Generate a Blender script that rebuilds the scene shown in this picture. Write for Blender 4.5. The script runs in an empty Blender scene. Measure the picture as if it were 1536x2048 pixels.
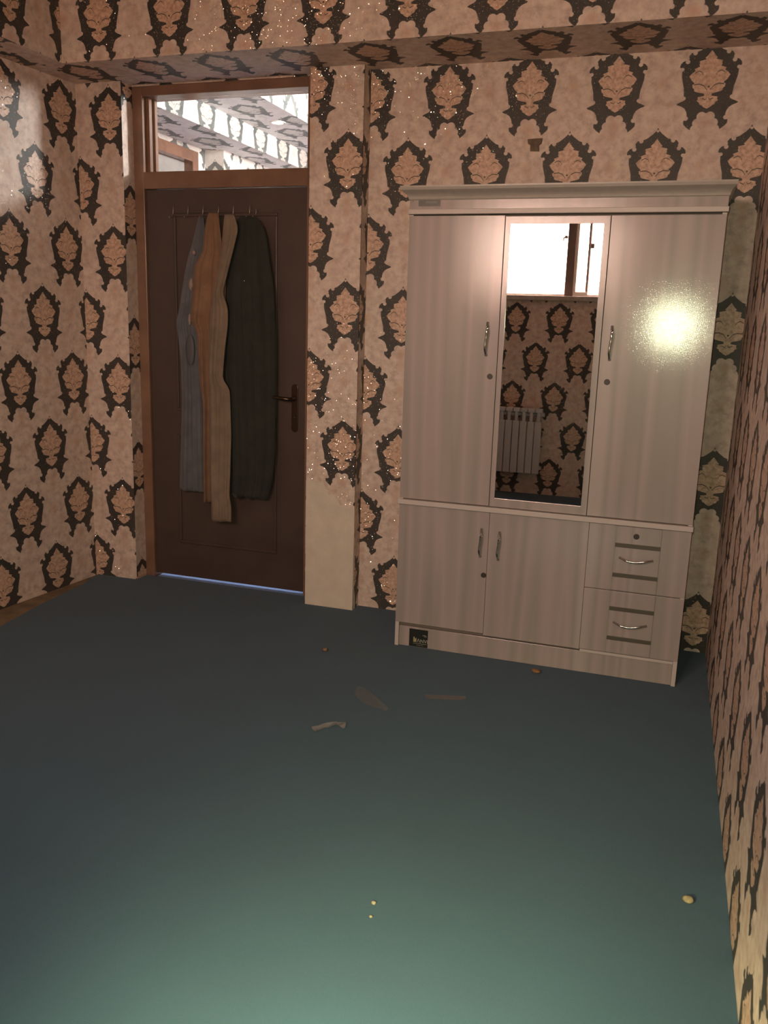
import bpy, bmesh, math, random
from mathutils import Vector, Matrix

C = bpy.context.scene.collection
SC = bpy.context.scene
rng = random.Random(7)

# ------------------------------------------------------------------ camera
cam_d = bpy.data.cameras.new('camera')
cam = bpy.data.objects.new('camera', cam_d)
C.objects.link(cam)
R_ = Vector((0.94825435, 0.31605466, 0.03038325))
U_ = Vector((-0.09666505, 0.19621787, 0.97578400))
F_ = Vector((-0.30243934, 0.92822842, -0.21661579))
CAM = Vector((-0.0123, -4.1606, 1.5))
m = Matrix.Identity(4)
for i in range(3):
    m[i][0] = R_[i]; m[i][1] = U_[i]; m[i][2] = -F_[i]; m[i][3] = CAM[i]
cam.matrix_world = m
cam_d.sensor_fit = 'VERTICAL'
cam_d.sensor_height = 36.0
cam_d.lens = 1716.69 / 2048 * 36.0
cam_d.clip_start = 0.02
cam_d.dof.use_dof = True
cam_d.dof.focus_distance = 4.1
cam_d.dof.aperture_fstop = 6.5
SC.camera = cam

# ------------------------------------------------------------------ sky, lights, exposure
SC.view_settings.view_transform = 'Standard'
SC.view_settings.look = 'None'
SC.view_settings.gamma = 1.0
SC.view_settings.use_curve_mapping = False
SC.view_settings.exposure = 0.0
SKY_COL = (1.0, 0.655, 0.535)
SKY_STR = 37.0
FLASH_W = 76.0
FLASH_COL = (0.95, 1.02, 0.66)
HALL_W = 180.0
CARPET_FILL_W = 200.0

world = bpy.data.worlds.new('overcast_sky')
SC.world = world
world.use_nodes = True
wn = world.node_tree
wn.nodes['Background'].inputs[0].default_value = (*SKY_COL, 1)
wn.nodes['Background'].inputs[1].default_value = SKY_STR


def lamp(name, kind, loc, energy, color, **kw):
    d = bpy.data.lights.new(name, kind)
    d.energy = energy; d.color = color
    for k, v in kw.items():
        setattr(d, k, v)
    o = bpy.data.objects.new(name, d)
    o.location = loc
    C.objects.link(o)
    return o

# the phone's own flash, three centimetres above its lens
fl = lamp('phone_flash', 'SPOT', (-0.04, -4.15, 1.535), FLASH_W, FLASH_COL, shadow_soft_size=0.006, spot_size=math.radians(120), spot_blend=1.0)
fl.rotation_euler = F_.to_track_quat('-Z', 'Y').to_euler()
# added fill spot without a known source, low by the camera, brightens near carpet
tl = lamp('near_carpet_fill', 'SPOT', (-0.42, -3.47, 0.74), CARPET_FILL_W, (1.0, 0.92, 0.44), shadow_soft_size=0.02, spot_size=math.radians(112), spot_blend=1.0)
tl.rotation_euler = Vector((0.04, 0.46, -0.88)).to_track_quat('-Z', 'Y').to_euler()
# daylight enters by the window behind the photographer: a portal samples it
pt = lamp('window_daylight', 'AREA', (-1.19, -4.70, 2.14), 1.0, (1, 1, 1), shape='RECTANGLE', size=1.16, size_y=0.78)
pt.rotation_euler = (math.radians(90), 0, 0)
pt.data.cycles.is_portal = True
# ceiling lamp of the hall behind the door
lamp('hall_ceiling_bulb', 'POINT', (-1.30, 1.30, 2.74), HALL_W, (1.0, 0.97, 0.93), shadow_soft_size=0.12)

# ------------------------------------------------------------------ node helpers
class NB:
    def __init__(self, tree):
        self.t = tree; self.L = tree.links.new
    def n(self, typ, **kw):
        nd = self.t.nodes.new(typ)
        for k, v in kw.items():
            setattr(nd, k, v)
        return nd
    def put(self, sock, v):
        if isinstance(v, bpy.types.NodeSocket):
            self.L(v, sock)
        elif v is not None:
            sock.default_value = v
    def M(self, op, a, b=None, c=None, clamp=False):
        nd = self.n('ShaderNodeMath', operation=op)
        nd.use_clamp = clamp
        self.put(nd.inputs[0], a); self.put(nd.inputs[1], b); self.put(nd.inputs[2], c)
        return nd.outputs[0]
    def mix(self, f, a, b):
        nd = self.n('ShaderNodeMix', data_type='RGBA')
        self.put(nd.inputs[0], f); self.put(nd.inputs[6], a); self.put(nd.inputs[7], b)
        return nd.outputs[2]
    def noise(self, vec, scale, detail=2.0, rough=0.5):
        nd = self.n('ShaderNodeTexNoise')
        self.put(nd.inputs['Vector'], vec)
        nd.inputs['Scale'].default_value = scale
        nd.inputs['Detail'].default_value = detail
        nd.inputs['Roughness'].default_value = rough
        return nd.outputs[0]
    def ramp(self, f, stops):
        nd = self.n('ShaderNodeValToRGB')
        el = nd.color_ramp.elements
        while len(el) < len(stops):
            el.new(0.5)
        for e, (p, c) in zip(el, stops):
            e.position = p; e.color = (*c, 1) if len(c) == 3 else c
        self.put(nd.inputs[0], f)
        return nd.outputs[0]
    def bump(self, h, strength, dist):
        nd = self.n('ShaderNodeBump')
        nd.inputs['Strength'].default_value = strength
        nd.inputs['Distance'].default_value = dist
        self.put(nd.inputs['Height'], h)
        return nd.outputs[0]


def mat(name):
    mt = bpy.data.materials.new(name)
    mt.use_nodes = True
    nb = NB(mt.node_tree)
    return mt, nb, mt.node_tree.nodes['Principled BSDF']


def plain(name, col, rough=0.5, metal=0.0, spec=0.5, nscale=None, namp=0.15, bump=None):
    mt, nb, bs = mat(name)
    bs.inputs['Roughness'].default_value = rough
    bs.inputs['Metallic'].default_value = metal
    bs.inputs['Specular IOR Level'].default_value = spec
    if nscale:
        tc = nb.n('ShaderNodeTexCoord').outputs['Object']
        nz = nb.noise(tc, nscale, 4.0)
        a = tuple(c * (1 - namp) for c in col); b = tuple(min(1, c * (1 + namp)) for c in col)
        nb.put(bs.inputs['Base Color'], nb.ramp(nz, [(0.3, a), (0.7, b)]))
        if bump:
            nb.put(bs.inputs['Normal'], nb.bump(nb.noise(tc, bump[0], 3.0), bump[1], bump[2]))
    else:
        bs.inputs['Base Color'].default_value = (*col, 1)
    return mt

# ------------------------------------------------------------------ damask wallpaper
PH, PV = 0.378, 0.685            # repeat of the pattern in metres
def float_curve(nb, x, pts, xmax, ymax):
    nd = nb.n('ShaderNodeFloatCurve')
    cv = nd.mapping.curves[0]
    pts = [(a / xmax, b / ymax) for a, b in pts]
    if pts[0][0] > 0.0:
        pts = [(0.0, 0.0), (pts[0][0] - 0.001, 0.0)] + pts
    if pts[-1][0] < 1.0:
        pts = pts + [(min(0.999, pts[-1][0] + 0.001), 0.0), (1.0, 0.0)]
    cv.points[0].location = pts[0]
    cv.points[1].location = pts[-1]
    for p in pts[1:-1]:
        cv.points.new(*p)
    for p in cv.points:
        p.handle_type = 'VECTOR'
    nd.mapping.extend = 'HORIZONTAL'
    nd.mapping.update()
    nb.put(nd.inputs['Value'], nb.M('MULTIPLY', x, 1.0 / xmax))
    return nb.M('MULTIPLY', nd.outputs[0], ymax)

MED = [(0, 0), (30, 13), (60, 42), (100, 92), (114, 128), (120, 172), (146, 192), (172, 186), (182, 200), (192, 236),
       (214, 256), (236, 262), (248, 258), (252, 236), (272, 240), (330, 238), (380, 226), (430, 213), (480, 208),
       (542, 202), (556, 236), (570, 264), (580, 254), (592, 220), (612, 190), (640, 173), (670, 165), (692, 166),
       (708, 181), (732, 190), (756, 187), (780, 165), (802, 138), (812, 122), (818, 0)]
LEAF = [(105, 0), (130, 18), (150, 32), (170, 52), (181, 38), (196, 98), (214, 92), (230, 96), (244, 88), (262, 134),
        (280, 124), (300, 150), (326, 173), (346, 160), (364, 150), (386, 126), (396, 124), (402, 140), (430, 136),
        (440, 122), (462, 118), (471, 95), (480, 58), (486, 34), (505, 28), (516, 86), (530, 80), (550, 90), (562, 70),
        (582, 62), (592, 40), (606, 28), (620, 0)]

def motif_group():
    g = bpy.data.node_groups.new('damask_motif', 'ShaderNodeTree')
    I = g.interface
    I.new_socket('U', in_out='INPUT', socket_type='NodeSocketFloat')
    I.new_socket('V', in_out='INPUT', socket_type='NodeSocketFloat')
    for s in ('Dark', 'Leaf', 'Line', 'Flower'):
        I.new_socket(s, in_out='OUTPUT', socket_type='NodeSocketFloat')
    nb = NB(g)
    gi = nb.n('NodeGroupInput'); go = nb.n('NodeGroupOutput')
    V = gi.outputs[1]
    A = nb.M('ABSOLUTE', gi.outputs[0])
    def inside(w, soft):
        return nb.M('MULTIPLY_ADD', nb.M('SUBTRACT', w, A), 1.0 / soft, 0.5, clamp=True)
    def circ(u0, v0, r, soft=5.0):
        du = nb.M('SUBTRACT', A, u0); dv = nb.M('SUBTRACT', V, v0)
        d = nb.M('SQRT', nb.M('ADD', nb.M('MULTIPLY', du, du), nb.M('MULTIPLY', dv, dv)))
        return nb.M('MULTIPLY_ADD', nb.M('SUBTRACT', r, d), 1.0 / soft, 0.5, clamp=True)
    mw = float_curve(nb, V, MED, 830.0, 300.0)
    dark = nb.M('MULTIPLY', inside(mw, 7.0), nb.M('GREATER_THAN', mw, 1.0))
    for c in ((141, 122, 19), (198, 196, 19), (204, 521, 17), (171, 703, 20), (0, 33, 12), (238, 262, 16)):
        dark = nb.M('SUBTRACT', dark, circ(*c), clamp=True)
    flower = circ(36, 690, 42)
    for c in ((70, 748, 40), (78, 808, 48), (30, 740, 48), (0, 740, 50), (30, 800, 60), (0, 800, 50), (0, 676, 16)):
        flower = nb.M('MAXIMUM', flower, circ(*c))
    dark = nb.M('SUBTRACT', dark, flower, clamp=True)
    lw = float_curve(nb, V, LEAF, 830.0, 300.0)
    leaf = nb.M('MULTIPLY', inside(lw, 6.0), nb.M('GREATER_THAN', lw, 1.0))
    # engraved lines: slit between leaf tiers, the two curled eyes, the stem mark, the lower bud
    def arc(pts, half, u0, u1):
        y = float_curve(nb, A, pts, 300.0, 830.0)
        d = nb.M('ABSOLUTE', nb.M('SUBTRACT', V, y))
        s = nb.M('MULTIPLY_ADD', nb.M('SUBTRACT', half, d), 0.3, 0.5, clamp=True)
        return nb.M('MULTIPLY', s, nb.M('MULTIPLY', nb.M('GREATER_THAN', A, u0), nb.M('LESS_THAN', A, u1)))
    line = arc([(0, 480), (14, 452), (40, 416), (80, 398), (128, 404), (300, 404)], 4.5, 12.0, 128.0)
    line = nb.M('MAXIMUM', line, arc([(0, 330), (52, 322), (70, 292), (95, 282), (126, 300), (300, 310)], 4.0, 52.0, 126.0))
    line = nb.M('MAXIMUM', line, circ(0, 424, 9))
    line = nb.M('MAXIMUM', line, arc([(0, 510), (18, 540), (45, 528), (300, 528)], 4.0, 6.0, 48.0))
    leaf2 = nb.M('SUBTRACT', leaf, nb.M('MULTIPLY', line, 0.85), clamp=True)
    nb.put(go.inputs[0], nb.M('SUBTRACT', dark, leaf, clamp=True))
    nb.put(go.inputs[1], leaf2)
    nb.put(go.inputs[2], nb.M('MULTIPLY', line, leaf))
    # soft orange heart in the pale flower and in the pale ground between two medallions
    def blob(u0, v0, r, sy=1.0):
        du = nb.M('SUBTRACT', A, u0); dv = nb.M('MULTIPLY', nb.M('SUBTRACT', V, v0), sy)
        d = nb.M('SQRT', nb.M('ADD', nb.M('MULTIPLY', du, du), nb.M('MULTIPLY', dv, dv)))
        return nb.M('SUBTRACT', 1.0, nb.M('MULTIPLY', d, 1.0 / r), clamp=True)
    bl = nb.M('MAXIMUM', blob(0, 752, 72), nb.M('MULTIPLY', blob(402, 366, 78, 0.8), 0.8))
    bl = nb.M('MAXIMUM', bl, nb.M('MULTIPLY', blob(0, 852, 60, 0.6), 0.6))
    nb.put(go.inputs[3], bl)
    return g

MOTIF = motif_group()

ROOM_INK = dict(c=[(0.49, 0.375, 0.33), (0.65, 0.52, 0.455), (0.74, 0.62, 0.545)], pink=(0.60, 0.43, 0.385), heart=(0.52, 0.30, 0.19),
                tan=[(0.44, 0.275, 0.20), (0.61, 0.41, 0.31), (0.72, 0.53, 0.43)], dark=[(0.050, 0.045, 0.042), (0.068, 0.058, 0.052)], line=(0.10, 0.07, 0.05))
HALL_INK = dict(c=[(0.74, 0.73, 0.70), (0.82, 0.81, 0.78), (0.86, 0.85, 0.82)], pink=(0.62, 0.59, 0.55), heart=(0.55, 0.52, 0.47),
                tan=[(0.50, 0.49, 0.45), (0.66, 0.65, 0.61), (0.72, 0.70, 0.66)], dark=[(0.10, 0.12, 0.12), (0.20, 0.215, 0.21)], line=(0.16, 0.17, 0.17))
def wallpaper_mat(name, ink):
    mt, nb, bs = mat(name)
    uv = nb.n('ShaderNodeTexCoord').outputs['UV']
    sp = nb.n('ShaderNodeSeparateXYZ'); nb.put(sp.inputs[0], uv)
    # slight warp so that the print is not ruler-perfect
    u, v = sp.outputs[0], sp.outputs[1]
    res = []
    for off in (0.0, 0.5):
        uu = nb.M('SUBTRACT', nb.M('FRACT', nb.M('ADD', u, 0.5 + off)), 0.5)
        vv = nb.M('FRACT', nb.M('ADD', nb.M('MULTIPLY', v, -1.0), off))
        gn = nb.n('ShaderNodeGroup'); gn.node_tree = MOTIF
        nb.put(gn.inputs[0], nb.M('MULTIPLY', uu, 804.0))
        nb.put(gn.inputs[1], nb.M('MULTIPLY', vv, 1550.0))
        res.append(gn.outputs)
    dark, leaf, line, bl = [nb.M('MAXIMUM', res[0][i], res[1][i]) for i in range(4)]
    sc = nb.n('ShaderNodeVectorMath', operation='MULTIPLY')
    nb.put(sc.inputs[0], uv); sc.inputs[1].default_value = (PH, PV, 1)
    P = sc.outputs[0]                                   # metres on the wall
    n1 = nb.noise(P, 26.0, 4.0, 0.62)
    n2 = nb.noise(P, 9.0, 3.0, 0.55)
    cream = nb.ramp(n1, list(zip((0.34, 0.50, 0.66), ink['c'])))
    cream = nb.mix(nb.M('MULTIPLY', nb.ramp(n2, [(0.45, (0, 0, 0)), (0.70, (1, 1, 1))]), 0.5), cream, (*ink['pink'], 1))
    blm = nb.M('MULTIPLY', nb.M('MULTIPLY', bl, nb.M('MULTIPLY_ADD', n1, 1.1, 0.1)), 0.95, clamp=True)
    cream = nb.mix(blm, cream, (*ink['heart'], 1))
    n3 = nb.noise(P, 60.0, 3.0, 0.6)
    tan = nb.ramp(n3, list(zip((0.34, 0.52, 0.68), ink['tan'])))
    dk = nb.ramp(n2, list(zip((0.3, 0.7), ink['dark'])))
    col = nb.mix(dark, cream, dk)
    col = nb.mix(leaf, col, tan)
    col = nb.mix(line, col, (*ink['line'], 1))
    nb.put(bs.inputs['Base Color'], col)
    bs.inputs['Specular IOR Level'].default_value = 0.4
    nb.put(bs.inputs['Roughness'], nb.M('MULTIPLY_ADD', leaf, -0.10, 0.52))
    h = nb.M('ADD', nb.M('MULTIPLY', leaf, 0.5), nb.M('MULTIPLY', n3, 0.45))
    h = nb.M('ADD', h, nb.M('MULTIPLY', nb.noise(P, 420.0, 2.0), 0.25))
    nb.put(bs.inputs['Normal'], nb.bump(h, 0.5, 0.0025))
    # glitter: sparse tilted flakes pressed into the paper
    vo = nb.n('ShaderNodeTexVoronoi')
    nb.put(vo.inputs['Vector'], P); vo.inputs['Scale'].default_value = 250.0
    cs = nb.n('ShaderNodeSeparateColor'); nb.put(cs.inputs[0], vo.outputs['Color'])
    dens = nb.M('MULTIPLY_ADD', leaf, -0.14, 0.90)
    flake = nb.M('MULTIPLY', nb.M('GREATER_THAN', cs.outputs[0], dens), nb.M('LESS_THAN', vo.outputs['Distance'], 0.42))
    geo = nb.n('ShaderNodeNewGeometry').outputs['Normal']
    off = nb.n('ShaderNodeVectorMath', operation='SUBTRACT')
    nb.put(off.inputs[0], vo.outputs['Color']); off.inputs[1].default_value = (0.5, 0.5, 0.5)
    off2 = nb.n('ShaderNodeVectorMath', operation='SCALE')
    nb.put(off2.inputs[0], off.outputs[0]); off2.inputs['Scale'].default_value = 0.75
    ad = nb.n('ShaderNodeVectorMath', operation='ADD'); nb.put(ad.inputs[0], geo); nb.put(ad.inputs[1], off2.outputs[0])
    nm = nb.n('ShaderNodeVectorMath', operation='NORMALIZE'); nb.put(nm.inputs[0], ad.outputs[0])
    gl = nb.n('ShaderNodeBsdfGlossy'); gl.inputs['Roughness'].default_value = 0.10
    nb.put(gl.inputs['Color'], nb.mix(flake, (0, 0, 0, 1), (0.40, 0.37, 0.33, 1)))
    nb.put(gl.inputs['Normal'], nm.outputs[0])
    ms = nb.n('ShaderNodeAddShader')
    nb.put(ms.inputs[0], bs.outputs[0]); nb.put(ms.inputs[1], gl.outputs[0])
    nb.put(mt.node_tree.nodes['Material Output'].inputs[0], ms.outputs[0])
    return mt

WALLPAPER = wallpaper_mat('damask_wallpaper', ROOM_INK)

def laminate_mat(name, tint=1.0):
    mt, nb, bs = mat(name)
    tc = nb.n('ShaderNodeTexCoord').outputs['Object']
    mp = nb.n('ShaderNodeMapping'); nb.put(mp.inputs[0], tc)
    mp.inputs['Scale'].default_value = (1.0, 0.15, 0.035)
    P = mp.outputs[0]
    broad = nb.noise(P, 6.5, 1.5, 0.5)
    fine = nb.noise(P, 120.0, 3.0, 0.6)
    c = nb.ramp(broad, [(0.30, (0.275, 0.245, 0.228)), (0.40, (0.385, 0.312, 0.310)), (0.47, (0.302, 0.268, 0.250)),
                        (0.55, (0.400, 0.325, 0.324)), (0.64, (0.315, 0.280, 0.262)), (0.75, (0.420, 0.355, 0.345))])
    c2 = nb.mix(nb.M('MULTIPLY', nb.ramp(fine, [(0.42, (0, 0, 0)), (0.7, (1, 1, 1))]), 0.06), c, (0.30, 0.265, 0.25, 1))
    mu = nb.n('ShaderNodeMix', data_type='RGBA', blend_type='MULTIPLY')
    mu.inputs[0].default_value = 1.0
    nb.put(mu.inputs[6], c2); mu.inputs[7].default_value = (tint, tint, tint, 1)
    nb.put(bs.inputs['Base Color'], mu.outputs[2])
    bs.inputs['Roughness'].default_value = 0.36
    bs.inputs['Specular IOR Level'].default_value = 0.35
    bs.inputs['Coat Weight'].default_value = 0.85
    bs.inputs['Coat Roughness'].default_value = 0.09
    gn = nb.bump(nb.noise(tc, 330.0, 2.0), 0.10, 0.0016)
    nb.put(bs.inputs['Normal'], gn); nb.put(bs.inputs['Coat Normal'], gn)
    return mt

LAM = laminate_mat('pale_woodgrain_laminate')
EDGE = plain('pale_edge_band', (0.52, 0.455, 0.44), 0.38)
CORN = plain('cornice_foil', (0.42, 0.375, 0.345), 0.28, nscale=30, namp=0.05)
GAP = plain('gap_board', (0.16, 0.13, 0.11), 0.7)
CHROME = plain('polished_chrome', (0.62, 0.60, 0.58), 0.13, 1.0)
DARKMETAL = plain('dark_bronze_lock', (0.035, 0.029, 0.024), 0.5)
INLAY = plain('dark_inlay_strip', (0.085, 0.075, 0.058), 0.45)
MIRROR = plain('silvered_mirror', (0.80, 0.80, 0.79), 0.004, 1.0)
STICKER = plain('black_sticker', (0.018, 0.020, 0.018), 0.4)
STICKER2 = plain('grey_sticker', (0.115, 0.110, 0.105), 0.35)
INK = plain('pale_ink', (0.40, 0.38, 0.35), 0.6)
INKY = plain('yellow_ink', (0.36, 0.31, 0.17), 0.6)
DOORWOOD = plain('dark_brown_door_paint', (0.074, 0.050, 0.044), 0.36, nscale=6, namp=0.12)
FRAMEWOOD = plain('brown_frame_paint', (0.225, 0.125, 0.085), 0.22, nscale=8, namp=0.15)
BRASS = plain('aged_bronze', (0.085, 0.055, 0.040), 0.25, 0.8)
PLASTER = plain('bare_cream_plaster', (0.66, 0.58, 0.50), 0.85, nscale=12, namp=0.06, bump=(90, 0.25, 0.003))
CEIL = plain('white_ceiling_paint', (0.68, 0.64, 0.58), 0.9, nscale=5, namp=0.04)
EARTH = plain('bare_ochre_screed', (0.20, 0.14, 0.085), 0.9, nscale=14, namp=0.3, bump=(60, 0.5, 0.004))
RADI = plain('radiator_enamel', (0.56, 0.53, 0.56), 0.35)
SASH = plain('window_sash_paint', (0.16, 0.115, 0.10), 0.4, nscale=9, namp=0.1)
SASHW = plain('white_sash_paint', (0.72, 0.68, 0.64), 0.4)
SILL = plain('grey_stone_sill', (0.42, 0.38, 0.36), 0.4, nscale=20, namp=0.15)
PANELGREY = plain('grey_door_paint', (0.33, 0.33, 0.32), 0.6, nscale=5, namp=0.12)


def carpet_mat(name, col):
    mt, nb, bs = mat(name)
    tc = nb.n('ShaderNodeTexCoord').outputs['Object']
    n1 = nb.noise(tc, 3.0, 4.0); n2 = nb.noise(tc, 480.0, 2.0)
    a = tuple(c * 0.95 for c in col); b = tuple(c * 1.05 for c in col)
    c = nb.ramp(n1, [(0.3, a), (0.7, b)])
    c = nb.mix(nb.M('MULTIPLY', nb.ramp(n2, [(0.35, (1, 1, 1)), (0.6, (0, 0, 0))]), 0.3), c, tuple(x * 0.55 for x in col) + (1,))
    nb.put(bs.inputs['Base Color'], c)
    bs.inputs['Roughness'].default_value = 0.95
    bs.inputs['Specular IOR Level'].default_value = 0.1
    bs.inputs['Sheen Weight'].default_value = 0.15
    nb.put(bs.inputs['Normal'], nb.bump(n2, 0.6, 0.003))
    return mt

CARPET = carpet_mat('blue_felt_carpet', (0.034, 0.083, 0.136))
CARPET_HALL = carpet_mat('bright_blue_carpet', (0.16, 0.27, 0.55))


def glass_mat(name):
    mt, nb, bs = mat(name)
    tr = nb.n('ShaderNodeBsdfTransparent'); tr.inputs[0].default_value = (0.95, 0.96, 0.95, 1)
    gl = nb.n('ShaderNodeBsdfGlossy'); gl.inputs['Roughness'].default_value = 0.01
    lw = nb.n('ShaderNodeLayerWeight'); lw.inputs[0].default_value = 0.5
    fac = nb.M('MULTIPLY_ADD', nb.M('POWER', lw.outputs[1], 5.0), 0.8, 0.04)
    ms = nb.n('ShaderNodeMixShader')
    nb.put(ms.inputs[0], fac); nb.put(ms.inputs[1], tr.outputs[0]); nb.put(ms.inputs[2], gl.outputs[0])
    nb.put(mt.node_tree.nodes['Material Output'].inputs[0], ms.outputs[0])
    return mt

GLASS = glass_mat('clear_window_glass')


def film_mat(name, col, alpha, rough):
    mt, nb, bs = mat(name)
    bs.inputs['Base Color'].default_value = (*col, 1)
    bs.inputs['Roughness'].default_value = rough
    bs.inputs['Alpha'].default_value = alpha
    return mt

def cloth_mat(name, col, rough=0.85):
    mt, nb, bs = mat(name)
    tc = nb.n('ShaderNodeTexCoord').outputs['Object']
    n1 = nb.noise(tc, 14.0, 3.0); n2 = nb.noise(tc, 600.0, 1.0)
    nb.put(bs.inputs['Base Color'], nb.ramp(n1, [(0.3, tuple(c * 0.85 for c in col)), (0.7, tuple(c * 1.15 for c in col))]))
    bs.inputs['Roughness'].default_value = rough
    bs.inputs['Specular IOR Level'].default_value = 0.2
    bs.inputs['Sheen Weight'].default_value = 0.1
    nb.put(bs.inputs['Normal'], nb.bump(n2, 0.4, 0.001))
    return mt

# ------------------------------------------------------------------ mesh helpers
class MB:
    def __init__(self):
        self.v = []; self.f = []; self.smooth = False
    def add(self, vs, fs):
        b = len(self.v)
        self.v += [tuple(p) for p in vs]
        self.f += [tuple(i + b for i in f) for f in fs]
        return self
    def box(self, x0, x1, y0, y1, z0, z1):
        return self.add([(x0, y0, z0), (x1, y0, z0), (x1, y1, z0), (x0, y1, z0),
                         (x0, y0, z1), (x1, y0, z1), (x1, y1, z1), (x0, y1, z1)],
                        [(3, 2, 1, 0), (4, 5, 6, 7), (0, 1, 5, 4), (1, 2, 6, 5), (2, 3, 7, 6), (3, 0, 4, 7)])
    def prism(self, pts, z0, z1):
        n = len(pts)
        a = sum(pts[i][0] * pts[(i + 1) % n][1] - pts[(i + 1) % n][0] * pts[i][1] for i in range(n))
        if a < 0:
            pts = pts[::-1]
        vs = [(x, y, z0) for x, y in pts] + [(x, y, z1) for x, y in pts]
        fs = [tuple(range(n - 1, -1, -1)), tuple(range(n, 2 * n))]
        fs += [(i, (i + 1) % n, n + (i + 1) % n, n + i) for i in range(n)]
        return self.add(vs, fs)
    def prism_y(self, pts, y0, y1):                        # outline in x,z extruded along y
        n = len(pts)
        a = sum(pts[i][0] * pts[(i + 1) % n][1] - pts[(i + 1) % n][0] * pts[i][1] for i in range(n))
        if a < 0:
            pts = pts[::-1]
        vs = [(x, y0, z) for x, z in pts] + [(x, y1, z) for x, z in pts]
        fs = [tuple(range(n)), tuple(range(2 * n - 1, n - 1, -1))]
        fs += [((i + 1) % n, i, n + i, n + (i + 1) % n) for i in range(n)]
        return self.add(vs, fs)
    def tube(self, pts, r, n=10):
        self.smooth = True
        pts = [Vector(p) for p in pts]
        rs = r if isinstance(r, (list, tuple)) else [r] * len(pts)
        vs = []; fs = []
        for i, p in enumerate(pts):
            t = (pts[min(i + 1, len(pts) - 1)] - pts[max(i - 1, 0)]).normalized()
            a = Vector((0, 0, 1)) if abs(t.z) < 0.8 else Vector((0, 1, 0))
            s = t.cross(a).normalized(); q = t.cross(s).normalized()
            for k in range(n):
                w = 2 * math.pi * k / n
                vs.append(p + (s * math.cos(w) + q * math.sin(w)) * rs[i])
        for i in range(len(pts) - 1):
            for k in range(n):
                fs.append((i * n + k, i * n + (k + 1) % n, (i + 1) * n + (k + 1) % n, (i + 1) * n + k))
        fs.append(tuple(range(n - 1, -1, -1)))
        b = (len(pts) - 1) * n
        fs.append(tuple(b + k for k in range(n)))
        return self.add(vs, fs)
    def build(self, name, material, parent=None, bevel=0.0, seg=2, origin=None, smooth=None):
        me = bpy.data.meshes.new(name)
        vs = self.v
        if origin is not None:
            vs = [(x - origin[0], y - origin[1], z - origin[2]) for x, y, z in vs]
        me.from_pydata(vs, [], self.f)
        me.validate()
        bm = bmesh.new(); bm.from_mesh(me)
        bmesh.ops.recalc_face_normals(bm, faces=bm.faces)
        bm.to_mesh(me); bm.free()
        mats = material if isinstance(material, (list, tuple)) else [material]
        for mm in mats:
            me.materials.append(mm)
        sm = self.smooth if smooth is None else smooth
        for p in me.polygons:
            p.use_smooth = sm
        o = bpy.data.objects.new(name, me)
        C.objects.link(o)
        if origin is not None:
            o.location = origin
        if parent is not None:
            o.parent = parent
        if bevel:
            md = o.modifiers.new('bevel', 'BEVEL')
            md.width = bevel; md.segments = seg; md.limit_method = 'ANGLE'
        return o


def tag(o, label, cat, group=None, kind=None):
    o['label'] = label; o['category'] = cat
    if group: o['group'] = group
    if kind: o['kind'] = kind
    return o

def thing(name, label, cat, loc=(0, 0, 0), group=None, kind=None):
    o = bpy.data.objects.new(name, None)
    o.empty_display_size = 0.1
    o.location = loc
    C.objects.link(o)
    return tag(o, label, cat, group, kind)

def paper_uv(o, ph):
    """UVs in pattern repeats; ph maps '-y','x','z' faces to (s0, t0, kx) phases"""
    me = o.data
    uvl = me.uv_layers.new(name='UVMap')
    for p in me.polygons:
        n = p.normal
        ax = max(range(3), key=lambda i: abs(n[i]))
        for li in p.loop_indices:
            c = me.vertices[me.loops[li].vertex_index].co + o.location
            if ax == 1:
                s0, t0 = ph.get('y', (0, 0)); uvl.data[li].uv = ((c.x - s0) / PH, (c.z - t0) / PV)
            elif ax == 0:
                s0, t0 = ph.get('x', (0, 0)); uvl.data[li].uv = ((c.y - s0) / PH, (c.z - t0) / PV)
            else:
                s0, t0 = ph.get('z', (0, 0)); uvl.data[li].uv = ((c.x - s0) / PH, (t0 - c.y) / PV)
    return o

def struct(o, label, cat):
    return tag(o, label, cat, kind='structure')

ZT = 3.05                         # ceiling height
ZS = 2.66                         # underside of the boxed beams
YW = -4.556                       # wall with the window
XR = 0.268                        # right wall
def xl(y):                        # the left wall runs slightly askew
    return -3.11 - 0.09 * (-0.076 - y)

# ------------------------------------------------------------------ the room shell
o = MB().box(-4.2, 1.6, -4.9, 6.2, -0.16, -0.008).build('floor', EARTH)
struct(o, 'bare ochre floor showing as a strip along the left wall', 'floor')
o = MB().box(-3.75, 0.55, -4.75, 0.15, ZT, ZT + 0.12).build('ceiling', CEIL)
struct(o, 'white ceiling above the wallpapered beams', 'ceiling')

w = MB().box(-1.50, XR + 0.15, 0.0, 0.15, -0.01, ZT).build('wall_back', WALLPAPER)
paper_uv(w, {'y': (-0.549, 2.357)})
struct(w, 'wall of dark damask medallions on cream paper behind the white wardrobe', 'wall')

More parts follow.
